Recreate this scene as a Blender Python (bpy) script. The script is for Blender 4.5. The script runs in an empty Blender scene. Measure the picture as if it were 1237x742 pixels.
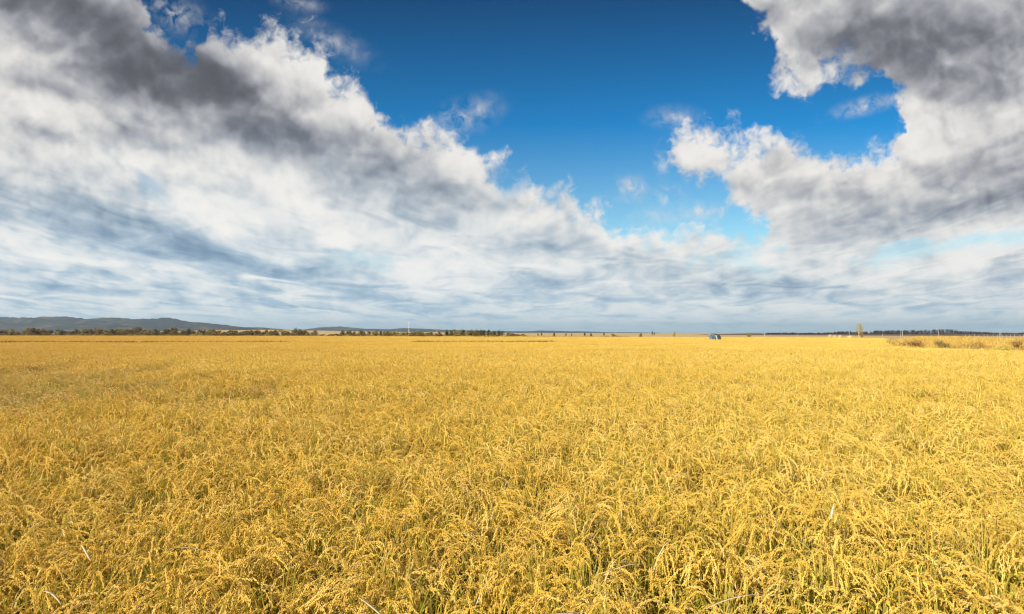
import bpy, bmesh, math, random
import numpy as np
from mathutils import Vector, Matrix, Euler

R = math.radians
scene = bpy.context.scene
COL = scene.collection

# ------------------------------------------------------------------ camera
CAM_Z = 2.50            # eye height above the paddy soil
FPX = 737.0             # focal length in pixels of a 1237 px wide picture
PITCH = math.atan(31.0 / FPX)
cam_data = bpy.data.cameras.new('camera')
cam_data.sensor_width = 36.0
cam_data.lens = FPX / 1237.0 * 36.0
cam_data.clip_start = 0.05
cam_data.clip_end = 60000.0
cam = bpy.data.objects.new('camera', cam_data)
COL.objects.link(cam)
cam.location = (0.0, 0.0, CAM_Z)
cam.rotation_euler = (R(90.0) + PITCH, 0.0, 0.0)
scene.camera = cam

# ------------------------------------------------------------------ exposure
vs = scene.view_settings
vs.view_transform = 'Standard'
vs.look = 'None'
vs.exposure = 0.41
vs.gamma = 1.0
vs.use_curve_mapping = False
scene.cycles.max_bounces = 6
scene.cycles.diffuse_bounces = 3
scene.cycles.transmission_bounces = 3
scene.cycles.transparent_max_bounces = 8
scene.cycles.volume_bounces = 0
scene.cycles.use_denoising = True
scene.cycles.filter_width = 1.2

# ------------------------------------------------------------------ sun
SUN_EL = R(34.5)
SUN_AZ = R(221.0)       # compass bearing of the sun, 0 = +Y (view direction), clockwise: behind, to the left
to_sun = Vector((math.sin(SUN_AZ) * math.cos(SUN_EL), math.cos(SUN_AZ) * math.cos(SUN_EL), math.sin(SUN_EL)))
sun_data = bpy.data.lights.new('sun', 'SUN')
sun_data.energy = 5.0
sun_data.angle = R(0.5)
sun_data.color = (1.0, 0.95, 0.86)
sun = bpy.data.objects.new('sun', sun_data)
COL.objects.link(sun)
sun.rotation_euler = to_sun.to_track_quat('Z', 'Y').to_euler()
sun.location = to_sun * 50.0


# ------------------------------------------------------------------ node helpers
class NT:
    """Small helper that writes math as nodes."""

    def __init__(self, tree):
        self.t = tree
        self.n = tree.nodes
        self.l = tree.links

    def new(self, typ, **kw):
        nd = self.n.new(typ)
        for k, v in kw.items():
            setattr(nd, k, v)
        return nd

    def put(self, sock, v):
        if v is None:
            return
        if isinstance(v, bpy.types.NodeSocket):
            self.l.new(v, sock)
        else:
            sock.default_value = v

    def m(self, op, a, b=None, c=None, clamp=False):
        nd = self.new('ShaderNodeMath', operation=op, use_clamp=clamp)
        self.put(nd.inputs[0], a)
        self.put(nd.inputs[1], b)
        self.put(nd.inputs[2], c)
        return nd.outputs[0]

    def vec(self, x, y, z=0.0):
        nd = self.new('ShaderNodeCombineXYZ')
        self.put(nd.inputs[0], x)
        self.put(nd.inputs[1], y)
        self.put(nd.inputs[2], z)
        return nd.outputs[0]

    def vm(self, op, a, b):
        nd = self.new('ShaderNodeVectorMath', operation=op)
        self.put(nd.inputs[0], a)
        self.put(nd.inputs[1], b)
        return nd.outputs[0]

    def noise(self, v, scale, detail=4.0, rough=0.5, dist=0.0, dims='3D', color=False, lac=2.0):
        nd = self.new('ShaderNodeTexNoise', noise_dimensions=dims)
        self.put(nd.inputs['Vector'], v)
        nd.inputs['Scale'].default_value = scale
        nd.inputs['Detail'].default_value = detail
        nd.inputs['Roughness'].default_value = rough
        nd.inputs['Lacunarity'].default_value = lac
        nd.inputs['Distortion'].default_value = dist
        return nd.outputs['Color' if color else 'Fac']

    def ramp(self, f, stops, interp='LINEAR'):
        nd = self.new('ShaderNodeValToRGB')
        cr = nd.color_ramp
        cr.interpolation = interp
        while len(cr.elements) < len(stops):
            cr.elements.new(0.5)
        for e, (p, c) in zip(cr.elements, stops):
            e.position = p
            e.color = (c[0], c[1], c[2], 1.0)
        self.put(nd.inputs[0], f)
        return nd.outputs[0]

    def mix(self, f, a, b, blend='MIX'):
        nd = self.new('ShaderNodeMix', data_type='RGBA', blend_type=blend, clamp_factor=True)
        self.put(nd.inputs[0], f)
        for s, v in ((nd.inputs[6], a), (nd.inputs[7], b)):
            if isinstance(v, (tuple, list)):
                v = (v[0], v[1], v[2], 1.0)
            self.put(s, v)
        return nd.outputs[2]

    def mrange(self, v, a, b, c=0.0, d=1.0, smooth=False):
        nd = self.new('ShaderNodeMapRange', interpolation_type='SMOOTHSTEP' if smooth else 'LINEAR')
        self.put(nd.inputs[0], v)
        for i, x in zip((1, 2, 3, 4), (a, b, c, d)):
            nd.inputs[i].default_value = x
        return nd.outputs[0]

    def curve(self, v, pts, lo, hi, clo, chi):
        """Piecewise-linear function of v given as (x, y) points."""
        nd = self.new('ShaderNodeFloatCurve')
        cv = nd.mapping.curves[0]
        P = [((x - lo) / (hi - lo), (y - clo) / (chi - clo)) for x, y in pts]
        while len(cv.points) < len(P):
            cv.points.new(0.5, 0.5)
        for p, (x, y) in zip(cv.points, P):
            p.location = (x, y)
            p.handle_type = 'AUTO_CLAMPED'
        nd.mapping.update()
        self.put(nd.inputs['Value'], self.m('DIVIDE', self.m('SUBTRACT', v, lo), hi - lo, clamp=True))
        return self.m('MULTIPLY_ADD', nd.outputs[0], chi - clo, clo)


# ------------------------------------------------------------------ world: Nishita sky with a broken deck of stratocumulus
# Everything below is a function of the direction in the sky only.  The chart (X, Y) is the
# tangent plane of the sky dome facing north, in units of 0.1357 (X to the east, Y downwards, horizon Y = 4.02).
world = bpy.data.worlds.new('World')
scene.world = world
world.use_nodes = True
W = NT(world.node_tree)
W.n.clear()
SKY_STRENGTH = 0.10
direction = W.new('ShaderNodeTexCoord').outputs['Generated']
sp = W.new('ShaderNodeSeparateXYZ')
W.l.new(direction, sp.inputs[0])
dx, dy, dz = sp.outputs
cp, spn = math.cos(PITCH), math.sin(PITCH)
yc = W.m('MULTIPLY_ADD', dz, spn, W.m('MULTIPLY', dy, cp))
zc = W.m('MULTIPLY_ADD', dy, -spn, W.m('MULTIPLY', dz, cp))
yc = W.m('MAXIMUM', W.m('ABSOLUTE', yc), 0.06)
X = W.m('MULTIPLY_ADD', W.m('DIVIDE', dx, yc), 7.37, 6.185)
Y = W.m('MULTIPLY_ADD', W.m('DIVIDE', zc, yc), -7.37, 3.71)
EL = W.m('MAXIMUM', W.m('SUBTRACT', 4.02, Y), 0.0)          # height above the horizon
# cloud-deck coordinates: features shrink and flatten towards the horizon
ie = W.m('DIVIDE', 1.0, W.m('ADD', EL, 1.35))
PX = W.m('MULTIPLY', W.m('MULTIPLY', W.m('SUBTRACT', X, 6.185), ie), 4.3)
PY = W.m('MULTIPLY', ie, 15.5)
P = W.vec(PX, PY)
XY = W.vec(X, Y)
# wind-drawn variant of the deck: streaks run away from the viewer to the right
PS = W.vec(W.m('MULTIPLY_ADD', PY, 0.18, W.m('MULTIPLY', PX, 0.75)), W.m('MULTIPLY_ADD', PX, -0.22, W.m('DIVIDE', 15.0, W.m('ADD', EL, 0.85))))

warp = W.vm('SUBTRACT', W.noise(P, 0.9, 3.0, 0.5, dims='2D', color=True), (0.5, 0.5, 0.5))
ws = W.new('ShaderNodeSeparateXYZ')
W.l.new(warp, ws.inputs[0])
Xw = W.m('MULTIPLY_ADD', ws.outputs[0], 0.65, X)
Yw = W.m('MULTIPLY_ADD', ws.outputs[1], 0.45, Y)
XYw = W.vec(Xw, Yw)
warp2 = W.vm('SUBTRACT', W.noise(XY, 2.4, 3.0, 0.55, dims='2D', color=True), (0.5, 0.5, 0.5))
ws2 = W.new('ShaderNodeSeparateXYZ')
W.l.new(warp2, ws2.inputs[0])
Xe = W.m('MULTIPLY_ADD', ws2.outputs[0], 0.75, W.m('MULTIPLY_ADD', ws.outputs[0], 0.25, X))
Ye = W.m('MULTIPLY_ADD', ws2.outputs[1], 0.35, Y)

LO, HI, CL, CH = -2.0, 14.4, -3.0, 6.0
# skyline of the big western bank (cloud lies below it)
cA = W.curve(Xe, [(-2, -3), (1.2, -2.0), (1.68, -0.15), (1.95, 0.3), (2.15, 0.48), (2.4, 0.42), (2.55, 0.2), (2.95, 0.28), (3.5, 0.34),
                 (4.0, 0.78), (4.4, 1.05), (4.8, 1.36), (5.4, 1.55), (5.75, 1.68), (6.15, 1.97), (6.6, 2.25), (7.0, 2.36),
                 (7.4, 2.64), (7.8, 2.76), (8.3, 2.78), (8.75, 2.82), (9.2, 2.80), (9.6, 2.9), (14.4, 3.1)], LO, HI, CL, CH)
# top and under edge of the eastern bank
cB = W.curve(Xe, [(-2, 6), (7.6, 5.5), (7.95, 2.6), (8.08, 1.9), (8.2, 1.55), (8.45, 1.47), (9.0, 1.57), (9.6, 1.55), (9.85, 1.68),
                 (10.1, 1.82), (10.45, 1.74), (10.75, 1.6), (10.95, 1.2), (11.15, -1.0), (11.6, -3), (14.4, -3)], LO, HI, CL, CH)
cE = W.curve(Xe, [(-2, -1), (7.7, 1.2), (8.0, 1.95), (8.3, 2.17), (8.6, 2.37), (8.9, 2.6), (9.2, 2.85), (9.6, 4.0), (10.2, 6), (14.4, 6)], LO, HI, CL, CH)
# under edge of the dark cloud in the upper east
cC = W.curve(Xe, [(-2, -3), (8.4, -2), (8.85, -0.1), (9.05, 0.25), (9.25, 0.55), (9.45, 0.95), (9.75, 1.22), (9.95, 1.05), (10.3, 0.92),
                 (10.5, 0.90), (10.65, 1.2), (10.85, 1.5), (11.1, 3.0), (14.4, 5)], LO, HI, CL, CH)
fA = W.m('SUBTRACT', Ye, cA)
fB = W.m('MINIMUM', W.m('SUBTRACT', Ye, cB), W.m('SUBTRACT', cE, Ye))
fC = W.m('SUBTRACT', cC, Ye)
F = W.m('SMOOTH_MAX', W.m('SMOOTH_MAX', fA, fB, 0.15), fC, 0.15)
F = W.m('MINIMUM', W.m('MAXIMUM', F, -1.2), 1.2)


LOBE = W.mrange(EL, 0.4, 1.8, 0.0, 0.55)       # the puffs are told apart only in the nearer clouds


def density(pv, xv, fine):
    big = W.noise(pv, 1.15, fine, 0.52, 0.25, dims='2D')
    puff = W.noise(xv, 2.3, fine, 0.52, 0.3, dims='2D')
    vo = W.new('ShaderNodeTexVoronoi', voronoi_dimensions='2D', feature='SMOOTH_F1')
    vo.inputs['Scale'].default_value = 1.7
    vo.inputs['Detail'].default_value = 1.6
    vo.inputs['Roughness'].default_value = 0.45
    vo.inputs['Smoothness'].default_value = 0.6
    W.l.new(W.vm('ADD', xv, W.vm('MULTIPLY', warp2, (0.5, 0.5, 0.0))), vo.inputs['Vector'])
    lobe = W.m('MULTIPLY', W.m('SUBTRACT', 0.50, vo.outputs['Distance']), LOBE)
    return W.m('ADD', lobe, W.m('ADD', W.m('MULTIPLY', W.m('SUBTRACT', big, 0.5), 1.0), W.m('MULTIPLY', W.m('SUBTRACT', puff, 0.5), 0.7)))


n0 = density(P, XY, 6.0)
s0 = density(P, XY, 2.2)
n1 = density(W.vm('ADD', P, (0.02, 0.10, 0.0)), W.vm('ADD', XY, (0.05, -0.15, 0.0)), 2.2)
wisp = W.noise(XY, 6.5, 5.0, 0.6, 0.4, dims='2D')
D = W.m('MULTIPLY_ADD', n0, 0.62, F)
D = W.m('MULTIPLY_ADD', W.m('SUBTRACT', wisp, 0.5), 0.55, D)
alpha = W.mrange(D, -0.10, 0.30, smooth=True)


def blobs(vx, items):
    """Sum of soft elliptical patches (cx, cy, half-length, half-width, angle in degrees, amount)."""
    acc = None
    for cx, cy, sx, sy, rot, amp in items:
        mp = W.new('ShaderNodeMapping', vector_type='TEXTURE')
        W.l.new(vx, mp.inputs['Vector'])
        mp.inputs['Location'].default_value = (cx, cy, 0)
        mp.inputs['Rotation'].default_value = (0, 0, R(rot))
        mp.inputs['Scale'].default_value = (sx * 2.5, sy * 2.8, 1)
        g = W.new('ShaderNodeTexGradient', gradient_type='QUADRATIC_SPHERE')
        W.l.new(mp.outputs[0], g.inputs[0])
        acc = W.m('MULTIPLY_ADD', g.outputs['Fac'], amp, acc if acc is not None else 0.0)
    return acc


# openings in the deck
gaps = blobs(XYw, [(1.75, 2.2, 0.55, 0.16, 30, -0.85), (4.3, 3.15, 0.7, 0.12, 5, -0.8), (9.05, 3.2, 0.7, 0.2, 10, -0.7),
                   (11.9, 2.9, 0.8, 0.10, -12, -1.0), (6.28, 2.06, 0.15, 0.25, 20, -1.6), (10.8, 3.05, 0.35, 0.12, -15, -1.3)])
thin = W.mrange(W.m('ADD', gaps, W.m('MULTIPLY', n0, 0.5)), -0.75, -0.25, smooth=True)
alpha = W.m('MULTIPLY', alpha, W.m('MULTIPLY_ADD', thin, 0.45, 0.55))
# torn scraps off the edges
scraps = blobs(XY, [(7.62, 2.28, 0.14, 0.10, 0, 1.0), (8.06, 2.36, 0.14, 0.07, 0, 0.9), (8.45, 2.55, 0.16, 0.07, 0, 0.8), (2.1, 0.17, 0.3, 0.13, 25, 1.0),
                    (5.6, 1.42, 0.28, 0.12, -20, 0.8), (8.0, 1.95, 0.06, 0.13, 0, 0.9), (8.15, 1.42, 0.2, 0.08, 0, 0.6), (10.45, 1.28, 0.3, 0.06, -15, 0.9),
                    (7.9, 2.62, 0.3, 0.08, 0, 0.45), (3.6, 0.03, 0.2, 0.06, 10, 0.5), (4.0, 0.5, 0.35, 0.1, 25, 0.45)])
scraps = W.m('MULTIPLY', scraps, W.mrange(W.m('ADD', W.m('MULTIPLY', wisp, 0.6), W.m('MULTIPLY', n0, 0.35)), 0.14, 0.5, 0.0, 1.6))
alpha = W.m('MAXIMUM', alpha, W.m('MINIMUM', scraps, 0.75))

# broad lit and shaded parts of the deck
shade = blobs(XYw, [
    (0.9, 0.1, 0.95, 0.36, 28, -0.62), (1.45, 0.75, 1.05, 0.42, 38, -0.75), (2.45, 0.85, 0.75, 0.32, 30, -0.50), (3.5, 1.65, 1.3, 0.27, 25, -0.50),
    (2.9, 1.15, 0.9, 0.3, 32, -0.38), (4.9, 2.15, 1.0, 0.28, 18, -0.42), (5.9, 2.45, 0.7, 0.16, 0, -0.30), (0.0, 0.1, 0.5, 0.2, 10, -0.4),
    (0.55, 1.15, 0.9, 0.10, 26, -0.38), (1.4, 1.55, 0.7, 0.08, 22, -0.22), (0.5, 1.62, 0.6, 0.12, 20, -0.38),
    (0.4, 2.45, 1.0, 0.17, 12, -0.42), (1.5, 2.75, 1.6, 0.20, 10, -0.50), (2.8, 3.15, 1.4, 0.22, 8, -0.48), (0.6, 3.3, 1.2, 0.16, 6, -0.42), (2.0, 3.55, 1.6, 0.10, 3, -0.38),
    (4.9, 3.65, 1.0, 0.11, 3, -0.38), (4.0, 3.35, 0.9, 0.12, 2, -0.32), (0.4, 3.75, 0.9, 0.07, 0, -0.25), (2.5, 2.25, 0.8, 0.10, 22, -0.22),
    (6.5, 2.95, 0.8, 0.18, 5, -0.30), (6.6, 3.45, 0.8, 0.16, 5, -0.34), (7.6, 3.1, 0.9, 0.12, 0, -0.18), (8.6, 3.4, 1.0, 0.16, 3, -0.30), (9.1, 3.5, 0.6, 0.10, 0, -0.28),
    (5.9, 2.95, 0.5, 0.12, 0, -0.15), (6.4, 3.65, 2.6, 0.10, 0, -0.14),
    (10.6, 0.55, 0.9, 0.30, 8, -0.55), (11.4, 0.2, 1.1, 0.45, -5, -0.55), (12.0, 0.75, 0.7, 0.35, -30, -0.42), (10.1, 0.45, 0.5, 0.15, -25, -0.30), (9.3, 0.1, 0.5, 0.12, -20, -0.25),
    (12.3, 1.95, 0.6, 0.30, -15, -0.40), (11.4, 1.3, 0.5, 0.2, 15, -0.20), (9.4, 2.15, 0.8, 0.10, 3, -0.14), (10.2, 2.4, 1.0, 0.22, -4, -0.26), (11.3, 2.6, 1.2, 0.18, -14, -0.34),
    (12.1, 2.4, 0.8, 0.14, -18, -0.2), (9.9, 2.85, 0.8, 0.13, 5, -0.28), (12.0, 3.35, 0.9, 0.14, -5, -0.28), (10.0, 3.45, 1.2, 0.10, 0, -0.2), (11.6, 3.65, 1.5, 0.10, 0, -0.2),
    (3.3, 0.8, 0.55, 0.32, 30, 0.28), (4.4, 1.3, 0.5, 0.25, 30, 0.22), (5.4, 1.95, 0.45, 0.25, 20, 0.25), (0.3, 0.6, 0.5, 0.35, 30, 0.16), (0.2, 1.35, 0.6, 0.2, 20, 0.22),
    (1.9, 1.55, 0.5, 0.13, 20, 0.2), (1.6, 2.0, 1.0, 0.2, 22, 0.22), (2.8, 2.1, 1.2, 0.12, 18, 0.2), (3.6, 2.5, 1.4, 0.15, 12, 0.18), (2.6, 2.6, 0.7, 0.13, 15, 0.2),
    (5.4, 3.2, 0.9, 0.22, -3, 0.25), (4.0, 3.02, 0.9, 0.12, -5, 0.2), (3.4, 3.52, 0.9, 0.06, 3, 0.3), (1.3, 3.22, 1.2, 0.06, 8, 0.3), (1.3, 3.52, 0.8, 0.06, 3, 0.28), (0.5, 2.95, 0.9, 0.05, 12, 0.25),
    (8.8, 1.75, 0.8, 0.25, 0, 0.3), (10.9, 1.6, 0.8, 0.3, -10, 0.2), (9.4, 2.65, 0.4, 0.3, 0, 0.2), (10.7, 1.95, 0.8, 0.15, -10, 0.15), (11.9, 3.08, 0.8, 0.11, -12, 0.28), (10.2, 3.15, 1.2, 0.08, 0, 0.15),
    (7.0, 2.75, 0.9, 0.16, 12, 0.2), (8.2, 2.95, 0.6, 0.13, 5, 0.2), (6.2, 2.15, 0.4, 0.2, 20, 0.2), (9.6, 0.6, 0.4, 0.25, -30, 0.22), (11.2, 1.05, 0.6, 0.15, -25, 0.18),
])
relief = W.m('MULTIPLY_ADD', W.m('SUBTRACT', s0, n1), 0.52, W.m('MULTIPLY', W.m('SUBTRACT', n0, s0), 0.22))
streak = W.m('SUBTRACT', W.noise(PS, 0.85, 6.0, 0.52, 0.7, dims='2D'), 0.5)
low = W.mrange(EL, 0.4, 2.3, 1.15, 0.2)
bright = W.m('ADD', W.m('MULTIPLY_ADD', shade, 0.80, 0.78), relief)
bright = W.m('ADD', W.m('MULTIPLY_ADD', streak, low, bright), W.mrange(EL, 0.2, 2.0, 0.10, 0.0))
bright = W.m('MULTIPLY_ADD', n0, 0.10, bright)
bright = W.m('SMOOTH_MAX', bright, 0.04, 0.35)
bright = W.m('SMOOTH_MIN', bright, 0.98, 0.25)
warm_c = W.ramp(bright, [(0.0, (0.085, 0.089, 0.105)), (0.25, (0.20, 0.206, 0.235)), (0.5, (0.40, 0.405, 0.435)), (0.75, (0.66, 0.65, 0.64)), (1.0, (0.92, 0.89, 0.85))])
cool_c = W.ramp(bright, [(0.0, (0.16, 0.27, 0.40)), (0.25, (0.27, 0.40, 0.54)), (0.5, (0.46, 0.59, 0.70)), (0.75, (0.74, 0.80, 0.83)), (1.0, (0.98, 0.96, 0.92))])
west = W.mrange(X, 3.0, 9.5, 0.0, 0.75)
coolness = W.mrange(W.m('ADD', EL, west), 0.6, 2.9, 1.0, 0.0, smooth=True)
cloud = W.mix(coolness, warm_c, cool_c)

nish = W.new('ShaderNodeTexSky', sky_type='NISHITA')
nish.sun_disc = False
nish.sun_elevation = SUN_EL
nish.sun_rotation = SUN_AZ
nish.altitude = 0.0
nish.air_density = 1.0
nish.dust_density = 0.6
nish.ozone_density = 2.5
# the clear air is deeper and bluer overhead (polarised light opposite the sun)
tint = W.ramp(W.m('DIVIDE', EL, 4.2), [(0.0, (1.0, 1.0, 1.0)), (0.28, (0.95, 1.32, 1.25)), (0.6, (0.09, 0.80, 1.18)), (1.0, (0.06, 0.32, 0.53))])
clear = W.mix(1.0, W.mix(1.0, nish.outputs[0], tint, 'MULTIPLY'), (0.78,) * 3, 'MULTIPLY')
cloud10 = W.mix(1.0, cloud, (0.74 / SKY_STRENGTH,) * 3, 'MULTIPLY')
hz = W.m('POWER', 2.718, W.m('MULTIPLY', EL, -5.0))
hzf = W.m('MULTIPLY', hz, 0.8)
sky_c = W.mix(alpha, clear, cloud10)
sky_c = W.mix(hzf, sky_c, tuple(v * 0.76 / SKY_STRENGTH for v in (0.42, 0.68, 0.82)))
bg = W.new('ShaderNodeBackground')
W.l.new(sky_c, bg.inputs['Color'])
bg.inputs['Strength'].default_value = SKY_STRENGTH
wo = W.new('ShaderNodeOutputWorld')
W.l.new(bg.outputs[0], wo.inputs['Surface'])


# ================================================================== helpers for objects
rng = np.random.default_rng(20)
random.seed(20)


def px2x(px, d):
    """East offset at depth d of a direction given in the sky chart's hundredths."""
    return (px - 618.5) / FPX * d


def new_mat(name):
    m = bpy.data.materials.new(name)
    m.use_nodes = True
    m.node_tree.nodes.clear()
    t = NT(m.node_tree)
    return m, t, t.new('ShaderNodeOutputMaterial')


def principled(t, out, color, rough=0.7, metal=0.0, spec=0.3, normal=None):
    b = t.new('ShaderNodeBsdfPrincipled')
    if isinstance(color, (tuple, list)):
        color = (color[0], color[1], color[2], 1.0)
    t.put(b.inputs['Base Color'], color)
    t.put(b.inputs['Roughness'], rough)
    t.put(b.inputs['Metallic'], metal)
    b.inputs['Specular IOR Level'].default_value = spec
    if normal is not None:
        t.l.new(normal, b.inputs['Normal'])
    t.l.new(b.outputs[0], out.inputs['Surface'])
    return b


def leafy(t, out, color, trans=0.3, rough=0.6, spec=0.25):
    """Thin plant matter: some light passes through."""
    b = t.new('ShaderNodeBsdfPrincipled')
    t.put(b.inputs['Base Color'], color)
    b.inputs['Roughness'].default_value = rough
    b.inputs['Specular IOR Level'].default_value = spec
    tr = t.new('ShaderNodeBsdfTranslucent')
    t.put(tr.inputs['Color'], color)
    mx = t.new('ShaderNodeMixShader')
    mx.inputs[0].default_value = trans
    t.l.new(b.outputs[0], mx.inputs[1])
    t.l.new(tr.outputs[0], mx.inputs[2])
    t.l.new(mx.outputs[0], out.inputs['Surface'])


def wpos(t):
    return t.new('ShaderNodeNewGeometry').outputs['Position']


def rnd(t):
    return t.new('ShaderNodeObjectInfo').outputs['Random']


class MB:
    """Collects shapes with material slots, then links them as ONE mesh object."""

    def __init__(self):
        self.v, self.f, self.mi = [], [], []

    def add(self, vs_, fs_, mi=0):
        o = len(self.v)
        self.v.extend([tuple(p) for p in vs_])
        for f in fs_:
            self.f.append(tuple(i + o for i in f))
            self.mi.append(mi)

    def box(self, c, s, rot=None, mi=0, taper=1.0):
        hx, hy, hz_ = s[0] / 2, s[1] / 2, s[2] / 2
        vs_ = [Vector((x * hx * (taper if z > 0 else 1), y * hy * (taper if z > 0 else 1), z * hz_)) for z in (-1, 1) for x, y in ((-1, -1), (1, -1), (1, 1), (-1, 1))]
        if rot is not None:
            vs_ = [rot @ p for p in vs_]
        c = Vector(c)
        self.add([p + c for p in vs_], [(3, 2, 1, 0), (4, 5, 6, 7), (0, 1, 5, 4), (1, 2, 6, 5), (2, 3, 7, 6), (3, 0, 4, 7)], mi)

    def tube(self, pts, rad, n=6, mi=0, cap=True):
        pts = [Vector(p) for p in pts]
        rad = rad if isinstance(rad, (list, tuple)) else [rad] * len(pts)
        vs_, fs_ = [], []
        for i, p in enumerate(pts):
            a = pts[min(i + 1, len(pts) - 1)] - pts[max(i - 1, 0)]
            a.normalize()
            u = a.orthogonal().normalized()
            w = a.cross(u)
            for k in range(n):
                th = 2 * math.pi * k / n
                vs_.append(p + (u * math.cos(th) + w * math.sin(th)) * rad[i])
        for i in range(len(pts) - 1):
            for k in range(n):
                k2 = (k + 1) % n
                fs_.append((i * n + k, i * n + k2, (i + 1) * n + k2, (i + 1) * n + k))
        if cap:
            fs_.append(tuple(reversed(range(n))))
            fs_.append(tuple((len(pts) - 1) * n + k for k in range(n)))
        self.add(vs_, fs_, mi)

    def prism(self, prof, y0, y1, mi=0):
        """Extrude an XZ outline (counter-clockwise seen from -Y) from y0 to y1."""
        n = len(prof)
        vs_ = [(x, y0, z) for x, z in prof] + [(x, y1, z) for x, z in prof]
        fs_ = [tuple(range(n)), tuple(reversed(range(n, 2 * n)))]
        for i in range(n):
            j = (i + 1) % n
            fs_.append((j, i, n + i, n + j))
        self.add(vs_, fs_, mi)

    def mesh(self, name, mats):
        me = bpy.data.meshes.new(name)
        me.from_pydata(self.v, [], self.f)
        for m in mats:
            me.materials.append(m)
        if len(mats) > 1:
            me.polygons.foreach_set('material_index', self.mi)
        me.update()
        return me

    def build(self, name, mats, parent=None, link=True, smooth=False):
        mats = mats if isinstance(mats, (list, tuple)) else [mats]
        me = self.mesh(name, mats)
        if smooth:
            me.polygons.foreach_set('use_smooth', [True] * len(me.polygons))
        o = bpy.data.objects.new(name, me)
        if link:
            COL.objects.link(o)
        if parent is not None:
            o.parent = parent
        return o


def tag(o, label=None, cat=None, group=None, kind=None):
    if label:
        o['label'] = label
    if cat:
        o['category'] = cat
    if group:
        o['group'] = group
    if kind:
        o['kind'] = kind
    return o


def empty(name, loc, rz=0.0):
    o = bpy.data.objects.new(name, None)
    o.empty_display_size = 0.3
    COL.objects.link(o)
    o.location = loc
    o.rotation_euler = (0, 0, rz)
    return o


def dup(root, loc, rz, s=(1, 1, 1), label=None, group=None):
    r = root.copy()
    COL.objects.link(r)
    r.location = loc
    r.rotation_euler = (0, 0, rz)
    r.scale = s
    if label:
        r['label'] = label
    if group:
        r['group'] = group
    for ch in list(root.children):
        c = ch.copy()
        COL.objects.link(c)
        c.parent = r
        for g in list(ch.children):
            e = g.copy()
            COL.objects.link(e)
            e.parent = c
    return r


# ================================================================== ground, plain, hills
mat_plain, t, out = new_mat('dry_plain')
p = wpos(t)
big = t.noise(p, 0.004, 4.0, 0.55)
mid = t.noise(p, 0.05, 5.0, 0.6)
fine = t.noise(p, 1.2, 4.0, 0.6)
c = t.ramp(big, [(0.35, (0.36, 0.24, 0.10)), (0.5, (0.44, 0.30, 0.13)), (0.65, (0.32, 0.21, 0.09))])
c = t.mix(t.mrange(mid, 0.45, 0.7), c, (0.30, 0.21, 0.09))
c = t.mix(t.mrange(fine, 0.3, 0.8, 0.0, 0.5), c, (0.34, 0.24, 0.11))
principled(t, out, c, 0.9, spec=0.1)

mat_soil, t, out = new_mat('paddy_soil')
p = wpos(t)
c = t.ramp(t.noise(p, 3.0, 6.0, 0.65), [(0.3, (0.060, 0.042, 0.020)), (0.6, (0.13, 0.09, 0.04)), (0.8, (0.22, 0.16, 0.07))])
principled(t, out, c, 0.95, spec=0.1)

mat_plough, t, out = new_mat('ploughed_earth')
p = wpos(t)
c = t.ramp(t.noise(p, 0.03, 6.0, 0.6), [(0.3, (0.075, 0.052, 0.038)), (0.7, (0.13, 0.085, 0.055))])
principled(t, out, c, 0.95, spec=0.1)


def sheet(name, pts, z, mat, label):
    b = MB()
    b.add([(x, y, z) for x, y in pts], [tuple(range(len(pts)))])
    o = b.build(name, mat)
    return tag(o, label, None, None, 'structure')


G = 30000.0
ground = MB()
gx = [-G, -6000, -2000, -600, 0, 600, 2000, 6000, G]
ground.add([(x, y, 0.0) for y in gx for x in gx], [(j * 9 + i, j * 9 + i + 1, (j + 1) * 9 + i + 1, (j + 1) * 9 + i) for j in range(8) for i in range(8)])
tag(ground.build('ground', mat_plain), 'flat dry tan plain reaching to the horizon', None, None, 'structure')

# outline of the paddy: depth of its far edge along each bearing
EDGE = [(-700, 420), (-200, 390), (0, 372), (300, 345), (480, 300), (620, 275), (860, 240), (1000, 222), (1060, 205), (1077, 120), (1085, 79),
        (1105, 73), (1150, 68.5), (1190, 65), (1237, 60), (1400, 52), (1900, 40)]
EP = np.array([e[0] for e in EDGE], float)
EDGE = [(a, d * 0.83) for a, d in EDGE]
ED = np.array([e[1] for e in EDGE], float)


def edge_depth(x, y):
    return np.interp(618.5 + FPX * x / np.maximum(y, 0.1), EP, ED)


sheet('paddy_soil', [(-60, -30), (60, -30)] + [(px2x(a, d), d) for a, d in reversed(EDGE)], 0.02, mat_soil, 'dark wet soil under the rice crop')
sheet('ploughed_field', [(px2x(835, 640), 640), (px2x(1700, 330), 330), (px2x(1900, 2600), 2600), (px2x(905, 2600), 2600), (px2x(865, 1000), 1000)], 0.05, mat_plough,
      'dark ploughed field beyond the paddy on the right')

# --- hills
mat_hill, t, out = new_mat('wooded_hill')
p = wpos(t)
f1 = t.noise(p, 0.004, 6.0, 0.62)
f2 = t.noise(p, 0.02, 5.0, 0.65)
c = t.ramp(f1, [(0.35, (0.026, 0.030, 0.030)), (0.5, (0.045, 0.046, 0.036)), (0.6, (0.10, 0.08, 0.048)), (0.7, (0.16, 0.12, 0.06))])
c = t.mix(t.mrange(f2, 0.4, 0.65, 0.0, 0.7), c, (0.020, 0.025, 0.027))
bmp = t.new('ShaderNodeBump')
bmp.inputs['Distance'].default_value = 14.0
t.l.new(f2, bmp.inputs['Height'])
principled(t, out, c, 0.95, spec=0.05, normal=bmp.outputs[0])


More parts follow.
